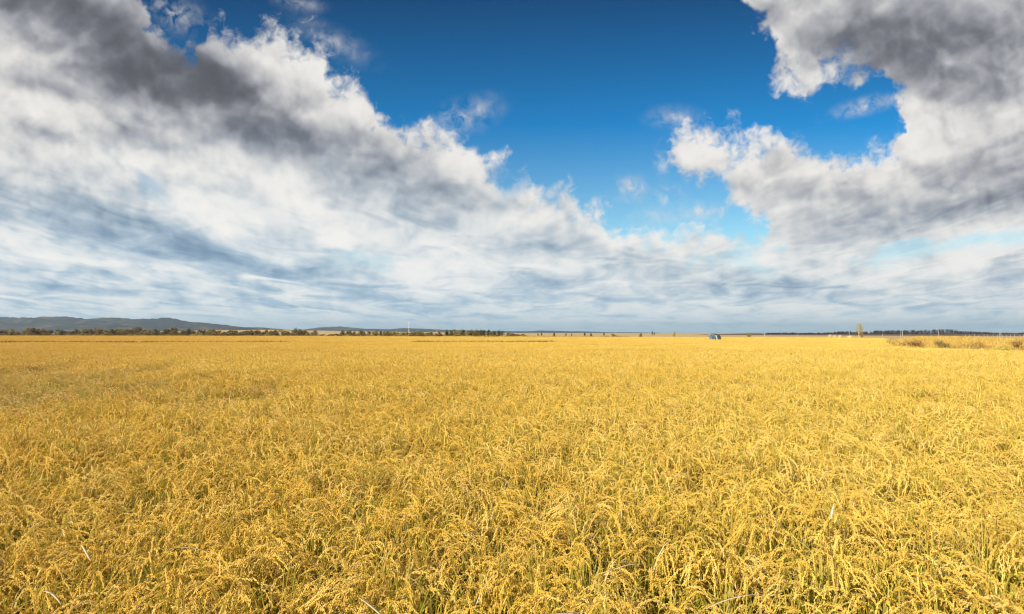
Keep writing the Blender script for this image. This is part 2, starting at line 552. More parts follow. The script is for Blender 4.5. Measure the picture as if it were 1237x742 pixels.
def fbm1(x, seed, octv=5):
    r = np.random.default_rng(seed)
    y = np.zeros_like(x)
    for k in range(octv):
        y += np.sin(x * (2 ** k) * 1.7 + r.uniform(0, 6.28)) * 0.5 ** k + np.sin(x * (2 ** k) * 2.9 + r.uniform(0, 6.28)) * 0.35 * 0.5 ** k
    return y


def hill(name, sky, dist, depth, seed, label, mat, rough=1.0):
    """A range whose crest has the heights implied by (bearing, elevation-in-chart) pairs."""
    a = np.array([s[0] for s in sky], float)
    e = np.array([s[1] for s in sky], float)
    pxs = np.linspace(a[0], a[-1], 150)
    ridge = np.interp(pxs, a, e)
    ridge = np.where(ridge > 0, np.maximum(ridge * 0.89 + rough * 0.35 * fbm1(pxs / 26.0, seed), 0.0), 0.0)
    rows = 26
    b = MB()
    V = []
    for r in range(rows):
        s = r / (rows - 1)                       # 0 foot, 0.62 crest, 1 far foot
        d = dist + depth * (s - 0.62)
        prof = math.sin(min(s / 0.62, 1.0) * math.pi / 2) ** 1.3 if s <= 0.62 else math.cos((s - 0.62) / 0.38 * math.pi / 2)
        wob = fbm1(pxs / 17.0 + r * 0.55, seed + 3, 4)
        for i, q in enumerate(pxs):
            h = ridge[i] / FPX * dist * prof
            h *= 1.0 + 0.16 * wob[i] * math.sin(math.pi * min(s / 0.62, 1.0)) if s < 0.62 else 1.0
            V.append((px2x(q, d), d, h - 1.0))
    n = len(pxs)
    b.add(V, [(r * n + i, r * n + i + 1, (r + 1) * n + i + 1, (r + 1) * n + i) for r in range(rows - 1) for i in range(n - 1)])
    o = b.build(name, mat, smooth=True)
    return tag(o, label, None, None, 'structure')


hill('hills', [(-420, 0), (-380, 14), (-200, 22), (-60, 17), (0, 20), (25, 18), (50, 21), (90, 19.5), (130, 18.5), (160, 19), (185, 17.5), (205, 19), (225, 15), (255, 11.5), (290, 8.5), (330, 5.5), (380, 2.5), (420, 0)],
     5200, 2600, 5, 'long low blue wooded hills on the left horizon', mat_hill)
hill('hills', [(330, 0), (360, 3.5), (385, 7), (412, 8.0), (440, 6), (470, 4.6), (492, 6.2), (520, 5), (555, 3.5), (600, 2.2), (650, 3), (700, 2), (760, 0.8), (800, 0)],
     7600, 2600, 11, 'two faint blue hill crests on the middle horizon', mat_hill, 0.6)
hill('field_rise', [(120, 0), (200, 4.0), (260, 5.4), (330, 5.6), (420, 4.0), (520, 2.8), (600, 2.2), (680, 0)],
     1300, 500, 17, 'pale stubble fields rising gently in front of the hills', mat_plain, 0.0)

# ================================================================== rice crop
mat_grain, t, out = new_mat('ripe_grain')
p = wpos(t)
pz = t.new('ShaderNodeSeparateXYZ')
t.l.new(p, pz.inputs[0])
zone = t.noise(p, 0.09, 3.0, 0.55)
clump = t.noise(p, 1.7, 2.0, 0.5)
side = t.m('DIVIDE', pz.outputs[0], t.m('ADD', t.m('ABSOLUTE', pz.outputs[1]), 12.0))  # darkens the grain colour leftwards, painting in the dimmer light on that side
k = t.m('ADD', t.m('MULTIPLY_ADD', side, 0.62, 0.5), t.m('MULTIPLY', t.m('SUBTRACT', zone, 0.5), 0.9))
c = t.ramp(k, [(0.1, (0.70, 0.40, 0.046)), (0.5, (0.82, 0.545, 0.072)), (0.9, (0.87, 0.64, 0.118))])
c = t.mix(t.mrange(clump, 0.35, 0.7, 0.0, 0.45), c, (0.58, 0.34, 0.045))
c = t.mix(t.m('MULTIPLY', t.m('POWER', rnd(t), 3.0), 0.4), c, (0.82, 0.66, 0.30))
c = t.mix(t.mrange(rnd(t), 0.35, 0.0, 0.0, 0.45), c, (0.56, 0.34, 0.07))
lod_a = t.new('ShaderNodeAttribute', attribute_type='INSTANCER', attribute_name='lodge').outputs['Fac']
c = t.mix(t.m('MULTIPLY', lod_a, 0.55), c, (0.60, 0.40, 0.15))
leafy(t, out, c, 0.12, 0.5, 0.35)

mat_leaf, t, out = new_mat('dry_leaf')
c = t.ramp(t.noise(wpos(t), 1.1, 2.0, 0.5), [(0.30, (0.32, 0.17, 0.035)), (0.45, (0.46, 0.29, 0.05)), (0.55, (0.62, 0.45, 0.12)), (0.66, (0.38, 0.37, 0.04))])
leafy(t, out, c, 0.4, 0.5, 0.3)

mat_stem, t, out = new_mat('green_stem')
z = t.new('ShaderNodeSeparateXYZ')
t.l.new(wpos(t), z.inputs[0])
c = t.ramp(t.m('DIVIDE', z.outputs[2], 1.0), [(0.10, (0.10, 0.075, 0.016)), (0.45, (0.36, 0.38, 0.028)), (0.85, (0.52, 0.42, 0.055))])  # stem feet coloured darker to deepen the shade in the gaps
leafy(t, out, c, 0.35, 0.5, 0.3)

mat_pale, t, out = new_mat('bleached_blade')
c = t.ramp(t.noise(wpos(t), 9.0, 2.0, 0.5), [(0.3, (0.62, 0.50, 0.25)), (0.7, (0.76, 0.65, 0.40))])
leafy(t, out, c, 0.25, 0.5, 0.3)

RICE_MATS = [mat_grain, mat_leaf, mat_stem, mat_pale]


def octa(V, F, M, c, ax, ln, wd, mi):
    u = ax.orthogonal().normalized()
    w = ax.cross(u)
    o = len(V)
    V.extend([c - ax * ln, c + u * wd, c + w * wd, c - u * wd, c - w * wd, c + ax * ln])
    for a, b2 in ((1, 2), (2, 3), (3, 4), (4, 1)):
        F.append((o, o + b2, o + a))
        F.append((o + 5, o + a, o + b2))
        M.extend((mi, mi))


def ribbon(V, F, M, pts, wds, side, mi):
    o = len(V)
    for q, w in zip(pts, wds):
        V.append(q - side * w)
        V.append(q + side * w)
    for i in range(len(pts) - 1):
        a = o + 2 * i
        F.append((a, a + 1, a + 3, a + 2))
        M.append(mi)


def tiller(V, F, M, base, az, lean, height, rnd_, fine, thick=1.0):
    """One stalk: stem, leaves and a drooping ear of grain."""
    h = Vector((math.cos(az), math.sin(az), 0))
    up = Vector((0, 0, 1))
    arch = rnd_.uniform(0.3, 0.85)
    pts = []
    pos = Vector(base)
    n = 4
    for i in range(n + 1):
        th = lean * (0.3 + 0.7 * i / n) + arch * (i / n) ** 3
        pts.append(pos.copy())
        pos = pos + (up * math.cos(th) + h * math.sin(th)) * height / n
    sd = h.cross(up)
    ribbon(V, F, M, pts, [0.0030 * thick] * (n + 1), sd, 2)
    if fine == 2:
        ribbon(V, F, M, pts, [0.0030 * thick] * (n + 1), h, 2)
    # ear
    top = pts[-1]
    th = lean + arch
    L = rnd_.uniform(0.19, 0.28)
    ns = 8 if fine else 5
    ear, dirs = [top], []
    end = rnd_.uniform(R(125), R(178))
    az2 = az + rnd_.uniform(-0.5, 0.5)
    h2 = Vector((math.cos(az2), math.sin(az2), 0))
    for i in range(ns):
        s = (i + 1) / ns
        ang = th + (end - th) * min(1.0, s * rnd_.uniform(1.1, 1.5))
        d = up * math.cos(ang) + h2 * math.sin(ang)
        dirs.append(d)
        ear.append(ear[-1] + d * L / ns)
    if fine:
        ribbon(V, F, M, ear, [0.0016] * (ns + 1), sd, 0)
        ng = rnd_.randint(42, 54) if fine == 2 else rnd_.randint(15, 19)
        gs = 1.0 if fine == 2 else 1.75
        for g in range(ng):
            s = 0.12 + 0.88 * (g + rnd_.random()) / ng
            i = min(int(s * ns), ns - 1)
            q = ear[i].lerp(ear[i + 1], s * ns - i)
            d = dirs[i]
            off = Vector((rnd_.gauss(0, 1), rnd_.gauss(0, 1), rnd_.gauss(0, 1) - 0.4))
            off -= d * off.dot(d)
            q = q + off * (0.0046 if fine == 2 else 0.0065) * (1.15 - 0.5 * s)
            a = (d + off * 0.16 + Vector((0, 0, -0.2))).normalized()
            octa(V, F, M, q, a, 0.0078 * gs, 0.0030 * gs, 0)
    else:
        w = [0.004, 0.012, 0.015, 0.014, 0.011, 0.004]
        w = [x * thick for x in w]
        ribbon(V, F, M, ear, w, sd, 0)
        ribbon(V, F, M, ear, w, (h2 + up).normalized(), 0)
    # leaves
    flag = rnd_.random() < 0.55
    for k_ in range((2 if fine == 2 else 1) + flag):
        top_leaf = flag and k_ == 0
        i = n - 1 if top_leaf else rnd_.randint(1, n - 1)
        a2 = rnd_.uniform(0, 6.283)
        h3 = Vector((math.cos(a2), math.sin(a2), 0))
        q = pts[i].copy()
        el = rnd_.uniform(0.35, 1.1)
        ll = rnd_.uniform(0.16, 0.30)
        if top_leaf:
            el, ll, drop = rnd_.uniform(0.1, 0.7), rnd_.uniform(0.22, 0.38), rnd_.uniform(0.1, 1.2)
        lp, lw = [q.copy()], [0.003 * thick]
        drop = rnd_.uniform(0.8, 2.2)
        for s in range(4):
            an = el + drop * (s / 3.0) ** 1.5
            q = q + (up * math.cos(an) + h3 * math.sin(an)) * ll / 4
            lp.append(q.copy())
            lw.append((0.0048, 0.0045, 0.0032, 0.0006)[s] * thick)
        mi = 3 if rnd_.random() < 0.045 else (2 if rnd_.random() < 0.25 and i <= 2 else 1)
        ribbon(V, F, M, lp, lw, h3.cross(up), mi)


def clump_mesh(seed, fine, tillers, spread, name, thick=1.0, area=0.0, groups=1):
    r_ = random.Random(seed)
    V, F, M = [], [], []
    for g in range(groups):
        cx, cy = (r_.uniform(-area, area), r_.uniform(-area, area)) if area else (0, 0)
        bias = r_.uniform(0, 6.283)
        hs = r_.uniform(0.93, 1.07)
        for k_ in range(tillers):
            az = r_.uniform(0, 6.283) if r_.random() < 0.6 else bias + r_.gauss(0, 0.5)
            rad = spread * math.sqrt(r_.random())
            b = Vector((cx + math.cos(az) * rad, cy + math.sin(az) * rad, 0))
            tiller(V, F, M, b, az + r_.uniform(-0.4, 0.4), abs(r_.gauss(0.15, 0.10)), r_.uniform(0.70, 0.90) * hs, r_, fine, thick)
    me = bpy.data.meshes.new(name)
    me.from_pydata([tuple(v) for v in V], [], F)
    for m_ in RICE_MATS:
        me.materials.append(m_)
    me.polygons.foreach_set('material_index', M)
    me.update()
    return me


proto = bpy.data.collections.new('rice_clumps')
N_NEAR, N_MID, N_FAR = 10, 5, 4
for i in range(N_NEAR):
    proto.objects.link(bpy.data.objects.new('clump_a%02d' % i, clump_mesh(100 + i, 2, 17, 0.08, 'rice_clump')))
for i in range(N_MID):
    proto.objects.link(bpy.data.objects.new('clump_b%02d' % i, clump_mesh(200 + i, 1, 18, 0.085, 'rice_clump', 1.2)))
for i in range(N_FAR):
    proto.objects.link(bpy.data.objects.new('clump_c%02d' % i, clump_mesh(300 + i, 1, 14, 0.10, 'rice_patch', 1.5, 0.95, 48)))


def scatter(y0, y1, step, jit):
    """Jittered planting grid over the wedge in view (with room to step aside)."""
    xm = 0.98 * y1 + 6.0
    xs = np.arange(-xm, xm, step)
    ys = np.arange(y0, y1, step)
    gx_, gy_ = np.meshgrid(xs, ys)
    gx_ = gx_ + rng.uniform(-jit, jit, gx_.shape) * step
    gy_ = gy_ + rng.uniform(-jit, jit, gy_.shape) * step
    x, y = gx_.ravel(), gy_.ravel()
    keep = (np.abs(x) < 0.95 * y + 5.0)
    return x[keep], y[keep]


def vnoise(x, y, sc, seed):
    r = np.random.default_rng(seed)
    o = np.zeros_like(x)
    for k_ in range(5):
        a, b, ph = r.uniform(0, 6.283), r.uniform(0.6, 1.5), r.uniform(0, 6.283)
        o += np.sin((x * math.cos(a) + y * math.sin(a)) / sc * b * 2.0 + ph)
    return o / 2.2


HX, HY = px2x(861.0, 132.0), 132.0            # the harvester's place in the field


def bund_near(x):
    return 99.0 + 3.0 * np.sin(x / 40.0)


pts, idx, rot, scl, lodge = [], [], [], [], []
for (y0, y1, step, jit, base, cnt) in ((1.0, 26.0, 0.27, 0.45, 0, N_NEAR), (26.0, 55.0, 0.29, 0.45, N_NEAR, N_MID), (55.0, 360.0, 1.7, 0.25, N_NEAR + N_MID, N_FAR)):
    x, y = scatter(y0, y1, step, jit)
    m_ = y < edge_depth(x, y)
    m_ &= ~((np.abs(x - HX - 1.0) < 5.2) & (np.abs(y - HY) < 2.6))
    # the bund between two paddies: a line without rice
    if base == N_NEAR + N_MID:
        m_ &= np.abs(y - bund_near(x)) > 1.0
    x, y = x[m_], y[m_]
    n = len(x)
    pts.append(np.stack([x, y, np.full(n, 0.02)], 1))
    idx.append(base + rng.integers(0, cnt, n))
    # lodged (flattened) crop on the left in the middle distance
    pxl = 618.5 + FPX * x / y
    row = CAM_Z - 1.05
    ypx = 402.0 + FPX * row / y
    lod = np.clip(1.25 - np.hypot((pxl + 10) / 290.0, (ypx - 461 - 0.02 * (pxl - 100)) / 29.0), 0, 1) * (base < N_NEAR + N_MID)
    lod = np.clip(lod * 1.5 + (0.55 * vnoise(x, y * 0.6, 1.9, 4) + 0.35 * vnoise(x, y, 0.7, 6)) * (lod > 0) - 0.12, 0, 1)
    h = 1.0 + 0.05 * vnoise(x, y, 2.2, 1) + 0.05 * vnoise(x, y, 0.55, 2)
    if base == N_NEAR + N_MID:
        h = 1.0 + 0.03 * vnoise(x, y, 9.0, 1)
    tilt = np.abs(rng.normal(0, 0.10, n)) * (base < N_NEAR + N_MID) + lod * rng.uniform(0.5, 1.25, n)
    ta = rng.uniform(-0.9, 0.9, n) + 2.6 * (lod > 0.1) + rng.choice([0.0, 2.1, 4.2], n) * (lod < 0.1)
    rot.append(np.stack([tilt * np.cos(ta), tilt * np.sin(ta), rng.uniform(0, 6.283, n)], 1))
    s = rng.uniform(0.95, 1.2, n)
    hh = h * rng.uniform(0.98, 1.2, n) * (1 - 0.30 * lod * rng.uniform(0.3, 1.3, n))
    if base == N_NEAR + N_MID:
        s = np.full(n, 1.15)
        hh = h * 1.12
    scl.append(np.stack([s, s, hh], 1))
    lodge.append(lod)
pts = np.concatenate(pts)
idx = np.concatenate(idx)
rot = np.concatenate(rot)
scl = np.concatenate(scl)
lodge = np.concatenate(lodge)
me = bpy.data.meshes.new('rice_crop')
me.vertices.add(len(pts))
me.vertices.foreach_set('co', pts.astype(np.float32).ravel())
for nm, typ, key, arr in (('proto', 'INT', 'value', idx.astype(np.int32)), ('lodge', 'FLOAT', 'value', lodge.astype(np.float32)), ('rot', 'FLOAT_VECTOR', 'vector', rot.astype(np.float32)), ('scl', 'FLOAT_VECTOR', 'vector', scl.astype(np.float32))):
    at = me.attributes.new(nm, typ, 'POINT')
    at.data.foreach_set(key, arr.ravel())
me.update()
rice = bpy.data.objects.new('rice_crop', me)
COL.objects.link(rice)
tag(rice, 'ripe golden rice crop with drooping ears covering the whole field', None, None, 'stuff')
ng = bpy.data.node_groups.new('rice_planting', 'GeometryNodeTree')
ng.interface.new_socket('Geometry', in_out='INPUT', socket_type='NodeSocketGeometry')
ng.interface.new_socket('Geometry', in_out='OUTPUT', socket_type='NodeSocketGeometry')
gi, go = ng.nodes.new('NodeGroupInput'), ng.nodes.new('NodeGroupOutput')
ci = ng.nodes.new('GeometryNodeCollectionInfo')
ci.inputs['Collection'].default_value = proto
ci.inputs['Separate Children'].default_value = True
ci.inputs['Reset Children'].default_value = True
iop = ng.nodes.new('GeometryNodeInstanceOnPoints')
iop.inputs['Pick Instance'].default_value = True


def named(nm, dt):
    a = ng.nodes.new('GeometryNodeInputNamedAttribute')
    a.data_type = dt
    a.inputs['Name'].default_value = nm
    return [o for o in a.outputs if o.enabled and o.name == 'Attribute'][0]


e2r = ng.nodes.new('FunctionNodeEulerToRotation')
ng.links.new(named('rot', 'FLOAT_VECTOR'), e2r.inputs[0])
ng.links.new(gi.outputs[0], iop.inputs['Points'])
ng.links.new(ci.outputs[0], iop.inputs['Instance'])
ng.links.new(named('proto', 'INT'), iop.inputs['Instance Index'])
ng.links.new(e2r.outputs[0], iop.inputs['Rotation'])
ng.links.new(named('scl', 'FLOAT_VECTOR'), iop.inputs['Scale'])
ng.links.new(iop.outputs[0], go.inputs[0])
md = rice.modifiers.new('planting', 'NODES')
md.node_group = ng
print('rice points', len(pts))


# ================================================================== trees and shrubs
def foliage_mat(name, stops, sc=0.9):
    m, t_, out_ = new_mat(name)
    f = t_.m('ADD', t_.m('MULTIPLY', t_.noise(wpos(t_), sc, 3.0, 0.6), 0.75), t_.m('MULTIPLY', rnd(t_), 0.28))
    leafy(t_, out_, t_.ramp(f, stops), 0.3, 0.6, 0.2)
    return m


mat_olive = foliage_mat('olive_foliage', [(0.25, (0.11, 0.092, 0.028)), (0.5, (0.20, 0.160, 0.05)), (0.75, (0.30, 0.235, 0.075))])
mat_brown = foliage_mat('brown_foliage', [(0.25, (0.10, 0.068, 0.030)), (0.5, (0.18, 0.12, 0.05)), (0.75, (0.27, 0.19, 0.075))])
mat_dark = foliage_mat('dark_foliage', [(0.25, (0.06, 0.057, 0.024)), (0.5, (0.10, 0.09, 0.036)), (0.75, (0.15, 0.13, 0.05))])
mat_gold = foliage_mat('yellow_foliage', [(0.25, (0.26, 0.20, 0.06)), (0.5, (0.40, 0.32, 0.10)), (0.75, (0.52, 0.43, 0.17))])
mat_rust = foliage_mat('rusty_foliage', [(0.25, (0.22, 0.12, 0.030)), (0.5, (0.36, 0.21, 0.05)), (0.75, (0.48, 0.31, 0.09))])
mat_bare = foliage_mat('bare_twigs', [(0.25, (0.045, 0.038, 0.034)), (0.5, (0.070, 0.058, 0.050)), (0.75, (0.10, 0.08, 0.062))], 0.3)
mat_bark, t, out = new_mat('bark')
principled(t, out, t.ramp(t.noise(wpos(t), 4.0, 4.0), [(0.3, (0.07, 0.05, 0.035)), (0.7, (0.14, 0.105, 0.07))]), 0.9, spec=0.1)
mat_birch, t, out = new_mat('pale_bark')
principled(t, out, t.ramp(t.noise(wpos(t), 2.5, 4.0), [(0.3, (0.30, 0.25, 0.18)), (0.5, (0.55, 0.48, 0.36)), (0.8, (0.68, 0.62, 0.50))]), 0.8, spec=0.1)


def crown_mesh(seed, w, h, z0, n, leaf, lobes, mat, top=1.0, name='crown'):
    """Leaf clumps spread through a few overlapping lobes; the outline is uneven and gaps show through."""
    r_ = random.Random(seed)
    L = []
    for k_ in range(lobes):
        s = (k_ + 0.5) / lobes
        a = r_.uniform(0, 6.283)
        off = w * 0.42 * r_.random() * (1 - 0.6 * top * s)
        L.append((Vector((math.cos(a) * off, math.sin(a) * off, z0 + h * (0.18 + 0.68 * s))), w * r_.uniform(0.22, 0.36) * (1 - 0.45 * top * s), h * r_.uniform(0.16, 0.28)))
    V, F = [], []
    for k_ in range(n):
        c_, rw, rh = r_.choice(L)
        d = Vector((r_.gauss(0, 1), r_.gauss(0, 1), r_.gauss(0, 1))).normalized() * (r_.random() ** 0.4)
        q = c_ + Vector((d.x * rw, d.y * rw, d.z * rh))
        u = Vector((r_.gauss(0, 1), r_.gauss(0, 1), r_.gauss(0, 1))).normalized()
        v_ = u.orthogonal().normalized()
        s = leaf * r_.uniform(0.5, 1.3)
        o = len(V)
        V.extend([q - u * s, q + v_ * s * 0.7, q + u * s, q - v_ * s * 0.6])
        F.append((o, o + 1, o + 2, o + 3))
    me_ = bpy.data.meshes.new(name)
    me_.from_pydata([tuple(q) for q in V], [], F)
    me_.materials.append(mat)
    me_.update()
    return me_


def trunk_mesh(seed, h, r0, spread, limbs, mat, stems=1, name='trunk'):
    r_ = random.Random(seed)
    b = MB()
    for s in range(stems):
        a0 = r_.uniform(0, 6.283)
        ln = 0.0 if stems == 1 else spread * 0.35
        tip = Vector((math.cos(a0) * ln, math.sin(a0) * ln, h * r_.uniform(0.8, 1.0)))
        base = Vector((math.cos(a0) * r0 * (stems > 1) * 2, math.sin(a0) * r0 * (stems > 1) * 2, -0.1))
        mid_ = base.lerp(tip, 0.5) + Vector((r_.uniform(-1, 1), r_.uniform(-1, 1), 0)) * spread * 0.06
        b.tube([base, base.lerp(mid_, 0.5), mid_, mid_.lerp(tip, 0.55), tip], [r0, r0 * 0.82, r0 * 0.6, r0 * 0.35, r0 * 0.08], 7)
        for k_ in range(limbs):
            f = r_.uniform(0.3, 0.9)
            p0 = base.lerp(mid_, f * 2) if f < 0.5 else mid_.lerp(tip, f * 2 - 1)
            a = r_.uniform(0, 6.283)
            ll = spread * r_.uniform(0.35, 0.7) * (1.15 - f)
            p1 = p0 + Vector((math.cos(a) * ll * 0.5, math.sin(a) * ll * 0.5, ll * 0.45))
            p2 = p0 + Vector((math.cos(a) * ll, math.sin(a) * ll, ll * 1.05))
            b.tube([p0, p1, p2], [r0 * 0.4 * (1.1 - f), r0 * 0.25 * (1.1 - f), r0 * 0.06], 5)
    return b.mesh(name, [mat])


def make_tree(name, label, cat, group, crown, trunk):
    o = empty(name, (0, 0, 0))
    tag(o, label, cat, group)
    for nm, me_ in (('crown', crown), ('trunk', trunk)):
        c_ = bpy.data.objects.new(nm, me_)
        COL.objects.link(c_)
        c_.parent = o
    return o


KINDS = {}
SPEC = {   # width, height, crown base, leaves, leaf size, lobes, material, trunk radius, limbs, stems, mesh name
    'olive': ('belt_tree', 4.6, 4.2, 0.5, 650, 0.20, 7, mat_olive, 0.13, 5, 1),
    'brown': ('belt_tree', 4.2, 3.8, 0.4, 560, 0.19, 6, mat_brown, 0.12, 6, 1),
    'dark': ('belt_tree', 4.0, 4.8, 0.7, 650, 0.20, 7, mat_dark, 0.14, 5, 1),
    'low': ('shrub', 4.4, 2.0, 0.05, 480, 0.17, 6, mat_olive, 0.05, 4, 4),
    'lowbrown': ('shrub', 4.2, 1.8, 0.05, 460, 0.17, 6, mat_brown, 0.05, 4, 4),
}
LAB = {
    'olive': ('olive green rounded tree in the tree belt behind the left half of the paddy', 'tree', 'olive trees of the tree belt'),
    'brown': ('brown half bare tree in the tree belt behind the left half of the paddy', 'tree', 'brown trees of the tree belt'),
    'dark': ('dark green tall tree in the tree belt behind the left half of the paddy', 'tree', 'dark trees of the tree belt'),
    'low': ('low spreading olive shrub along the foot of the tree belt', 'shrub', 'olive shrubs along the tree belt'),
    'lowbrown': ('low brown shrub along the foot of the tree belt', 'shrub', 'brown shrubs along the tree belt'),
}
used = {}


def plant(kind, px, d, hpx, wk=1.0):
    """A tree of the belt at bearing px and depth d whose top stands hpx hundredths over eye level."""
    nm, w, h, z0, n, leaf, lobes, mt, r0, limbs, stems = SPEC[kind]
    want = CAM_Z + hpx / FPX * d
    s = max(want, 0.8) / (h + z0)
    variant = random.randrange(3)
    key = (kind, variant)
    lab, cat, grp = LAB[kind]
    sc = (s * wk * random.uniform(0.85, 1.2), s * wk * random.uniform(0.85, 1.2), s)
    if key not in KINDS:
        sd = hash_seed(kind) + variant * 7
        KINDS[key] = make_tree(nm, lab, cat, grp, crown_mesh(sd, w, h, z0, n, leaf, lobes, mt), trunk_mesh(sd + 1, h + z0 * 0.5, r0, w * 0.5, limbs, mat_bark, stems))
        o = KINDS[key]
        o.location = (px2x(px, d), d, 0)
        o.rotation_euler = (0, 0, random.uniform(0, 6.28))
        o.scale = sc
        return o
    return dup(KINDS[key], (px2x(px, d), d, 0), random.uniform(0, 6.28), sc)


def hash_seed(s):
    return sum(ord(ch) * (i + 3) for i, ch in enumerate(s))


def belt(px0, px1, n, d0, d1, h0, h1, kinds, wk=1.0):
    wk *= 1.3
    for k_ in range(n):
        px = px0 + (px1 - px0) * (k_ + random.uniform(0.1, 0.9)) / n
        plant(random.choice(kinds), px, random.uniform(d0, d1) * 0.9, random.uniform(h0, h1), wk)


# clusters read off the horizon from left to right
belt(-60, 60, 18, 385, 425, 2.0, 5.0, ['olive', 'olive', 'brown', 'dark'], 1.15)
belt(30, 55, 5, 385, 400, 4.5, 6.5, ['olive', 'brown'], 1.2)
belt(60, 110, 8, 385, 430, 2.0, 4.6, ['brown', 'olive', 'dark'], 1.1)
belt(100, 140, 9, 380, 410, 3.5, 5.5, ['olive', 'brown', 'olive'], 1.1)
belt(140, 215, 15, 375, 420, 2.8, 5.2, ['olive', 'brown', 'dark', 'brown'], 1.1)
belt(160, 172, 3, 420, 440, 6.3, 7.2, ['dark'], 0.9)
belt(205, 214, 2, 420, 440, 6.0, 6.8, ['dark'], 0.8)
belt(215, 330, 20, 370, 420, 0.8, 3.6, ['olive', 'brown', 'low', 'lowbrown', 'dark'], 1.2)
belt(226, 231, 1, 400, 410, 5.0, 5.4, ['dark'], 0.9)
belt(244, 262, 3, 380, 400, 3.4, 4.6, ['dark', 'brown'], 1.0)
belt(-60, 330, 46, 368, 376, -2.9, -0.6, ['low', 'lowbrown', 'low', 'brown'], 1.7)
belt(-60, 330, 34, 430, 445, 0.5, 3.4, ['brown', 'olive', 'brown'], 1.7)
belt(-60, 260, 30, 395, 415, 1.0, 3.6, ['olive', 'brown', 'low'], 1.5)
belt(321, 326, 1, 400, 405, 4.2, 4.8, ['brown'], 0.8)
belt(330, 385, 12, 350, 380, 0.3, 3.4, ['olive', 'brown', 'low'], 1.15)
belt(350, 372, 3, 360, 380, 4.0, 5.2, ['olive'], 0.9)
belt(385, 416, 4, 350, 370, -1.8, 1.0, ['low', 'lowbrown'], 1.1)
belt(414, 470, 13, 345, 385, 1.2, 3.8, ['olive', 'dark', 'brown'], 1.0)
belt(470, 535, 11, 340, 380, -0.8, 2.0, ['olive', 'brown', 'low'], 1.1)
belt(536, 608, 18, 345, 400, 1.5, 4.6, ['dark', 'olive', 'dark'], 1.05)
belt(608, 640, 4, 340, 380, -1.6, 0.2, ['low', 'lowbrown'], 1.0)
belt(640, 745, 9, 360, 520, -1.6, 0.4, ['low', 'dark', 'low'], 0.9)
belt(330, 640, 26, 300, 335, -3.6, -2.0, ['low', 'lowbrown'], 1.9)
belt(410, 610, 16, 400, 415, -0.6, 2.2, ['brown', 'olive'], 1.5)


# the single trees and shrubs that stand out
def single(name, label, cat, px, d, hpx, w, z0, n, leaf, lobes, mt, bark, r0, limbs=6, stems=1, top=1.0, seed=1):
    H = CAM_Z + hpx / FPX * d
    o = make_tree(name, label, cat, None, crown_mesh(seed, w, H - z0, z0, n, leaf, lobes, mt, top), trunk_mesh(seed + 9, H * 0.97, r0, w * 0.5, limbs, bark, stems))
    o.location = (px2x(px, d), d, 0)
    return o


single('birch_tree', 'lone pale yellow tree with light trunk against the dark wood', 'tree', 1037.2, 262, 12.0, 5.0, 1.5, 1100, 0.14, 14, mat_gold, mat_birch, 0.16, 9, seed=31)
single('shrub', 'orange brown bush leaning against the foot of the pale yellow tree', 'shrub', 1040.8, 260, 2.2, 2.0, 0.2, 420, 0.12, 5, mat_rust, mat_bark, 0.05, 4, 4, seed=32)
single('shrub', 'round olive bush alone on the tan plain near the field edge', 'shrub', 774.5, 262, -0.4, 2.9, 0.05, 520, 0.13, 6, mat_olive, mat_bark, 0.05, 4, 4, seed=33)
single('small_tree', 'slim olive yellow tree between the round bush and the harvester', 'tree', 814.5, 300, 1.8, 2.2, 0.5, 420, 0.14, 6, mat_gold, mat_bark, 0.08, 5, seed=34)
single('dark_tree', 'taller of the two narrow dark trees on the bare horizon', 'tree', 788.0, 520, 2.4, 1.9, 0.8, 380, 0.18, 6, mat_dark, mat_bark, 0.12, 5, top=1.2, seed=35)
single('dark_tree', 'shorter of the two narrow dark trees on the bare horizon', 'tree', 790.3, 525, 0.6, 1.5, 0.6, 320, 0.18, 5, mat_dark, mat_bark, 0.10, 5, top=1.2, seed=36)
single('shrub', 'wide olive bush beyond and to the right of the harvester', 'shrub', 904.5, 320, -0.4, 3.6, 0.1, 520, 0.16, 6, mat_olive, mat_bark, 0.06, 4, 4, top=0.3, seed=37)
single('shrub', 'small dark bush on the crest of the weedy bank', 'shrub', 1163.0, 128, -2.6, 1.0, 0.2, 340, 0.07, 4, mat_brown, mat_bark, 0.03, 4, 4, seed=38)
single('weed_clump', 'small dark weed tuft poking out of the rice below the lone tree', 'weed', 1049.3, 84, -11.6, 0.5, 0.1, 240, 0.045, 4, mat_brown, mat_bark, 0.015, 4, 5, seed=39)
single('weed_clump', 'small brown weed tuft sticking out of the middle of the rice', 'weed', 666.0, 112, -8.4, 0.7, 0.1, 240, 0.05, 4, mat_brown, mat_bark, 0.015, 4, 5, seed=40)

# distant wood on the right: one mass
r_ = random.Random(77)
V, F = [], []


def wood_tree(V, F, x, y, H, w, n):
    for k_ in range(n):
        s = r_.random()
        z_ = H * (0.05 + 0.95 * s)
        rr = w * (1.0 - 0.75 * s) * math.sqrt(r_.random())
        a = r_.uniform(0, 6.283)
        q = Vector((x + math.cos(a) * rr, y + math.sin(a) * rr, z_))
        u = Vector((r_.gauss(0, 0.6), r_.gauss(0, 0.6), r_.gauss(0, 1.5))).normalized()
        v_ = u.orthogonal().normalized()
        sz = r_.uniform(0.4, 1.1)
        o = len(V)
        V.extend([q - u * sz, q + v_ * sz * 0.55, q + u * sz, q - v_ * sz * 0.55])
        F.append((o, o + 1, o + 2, o + 3))


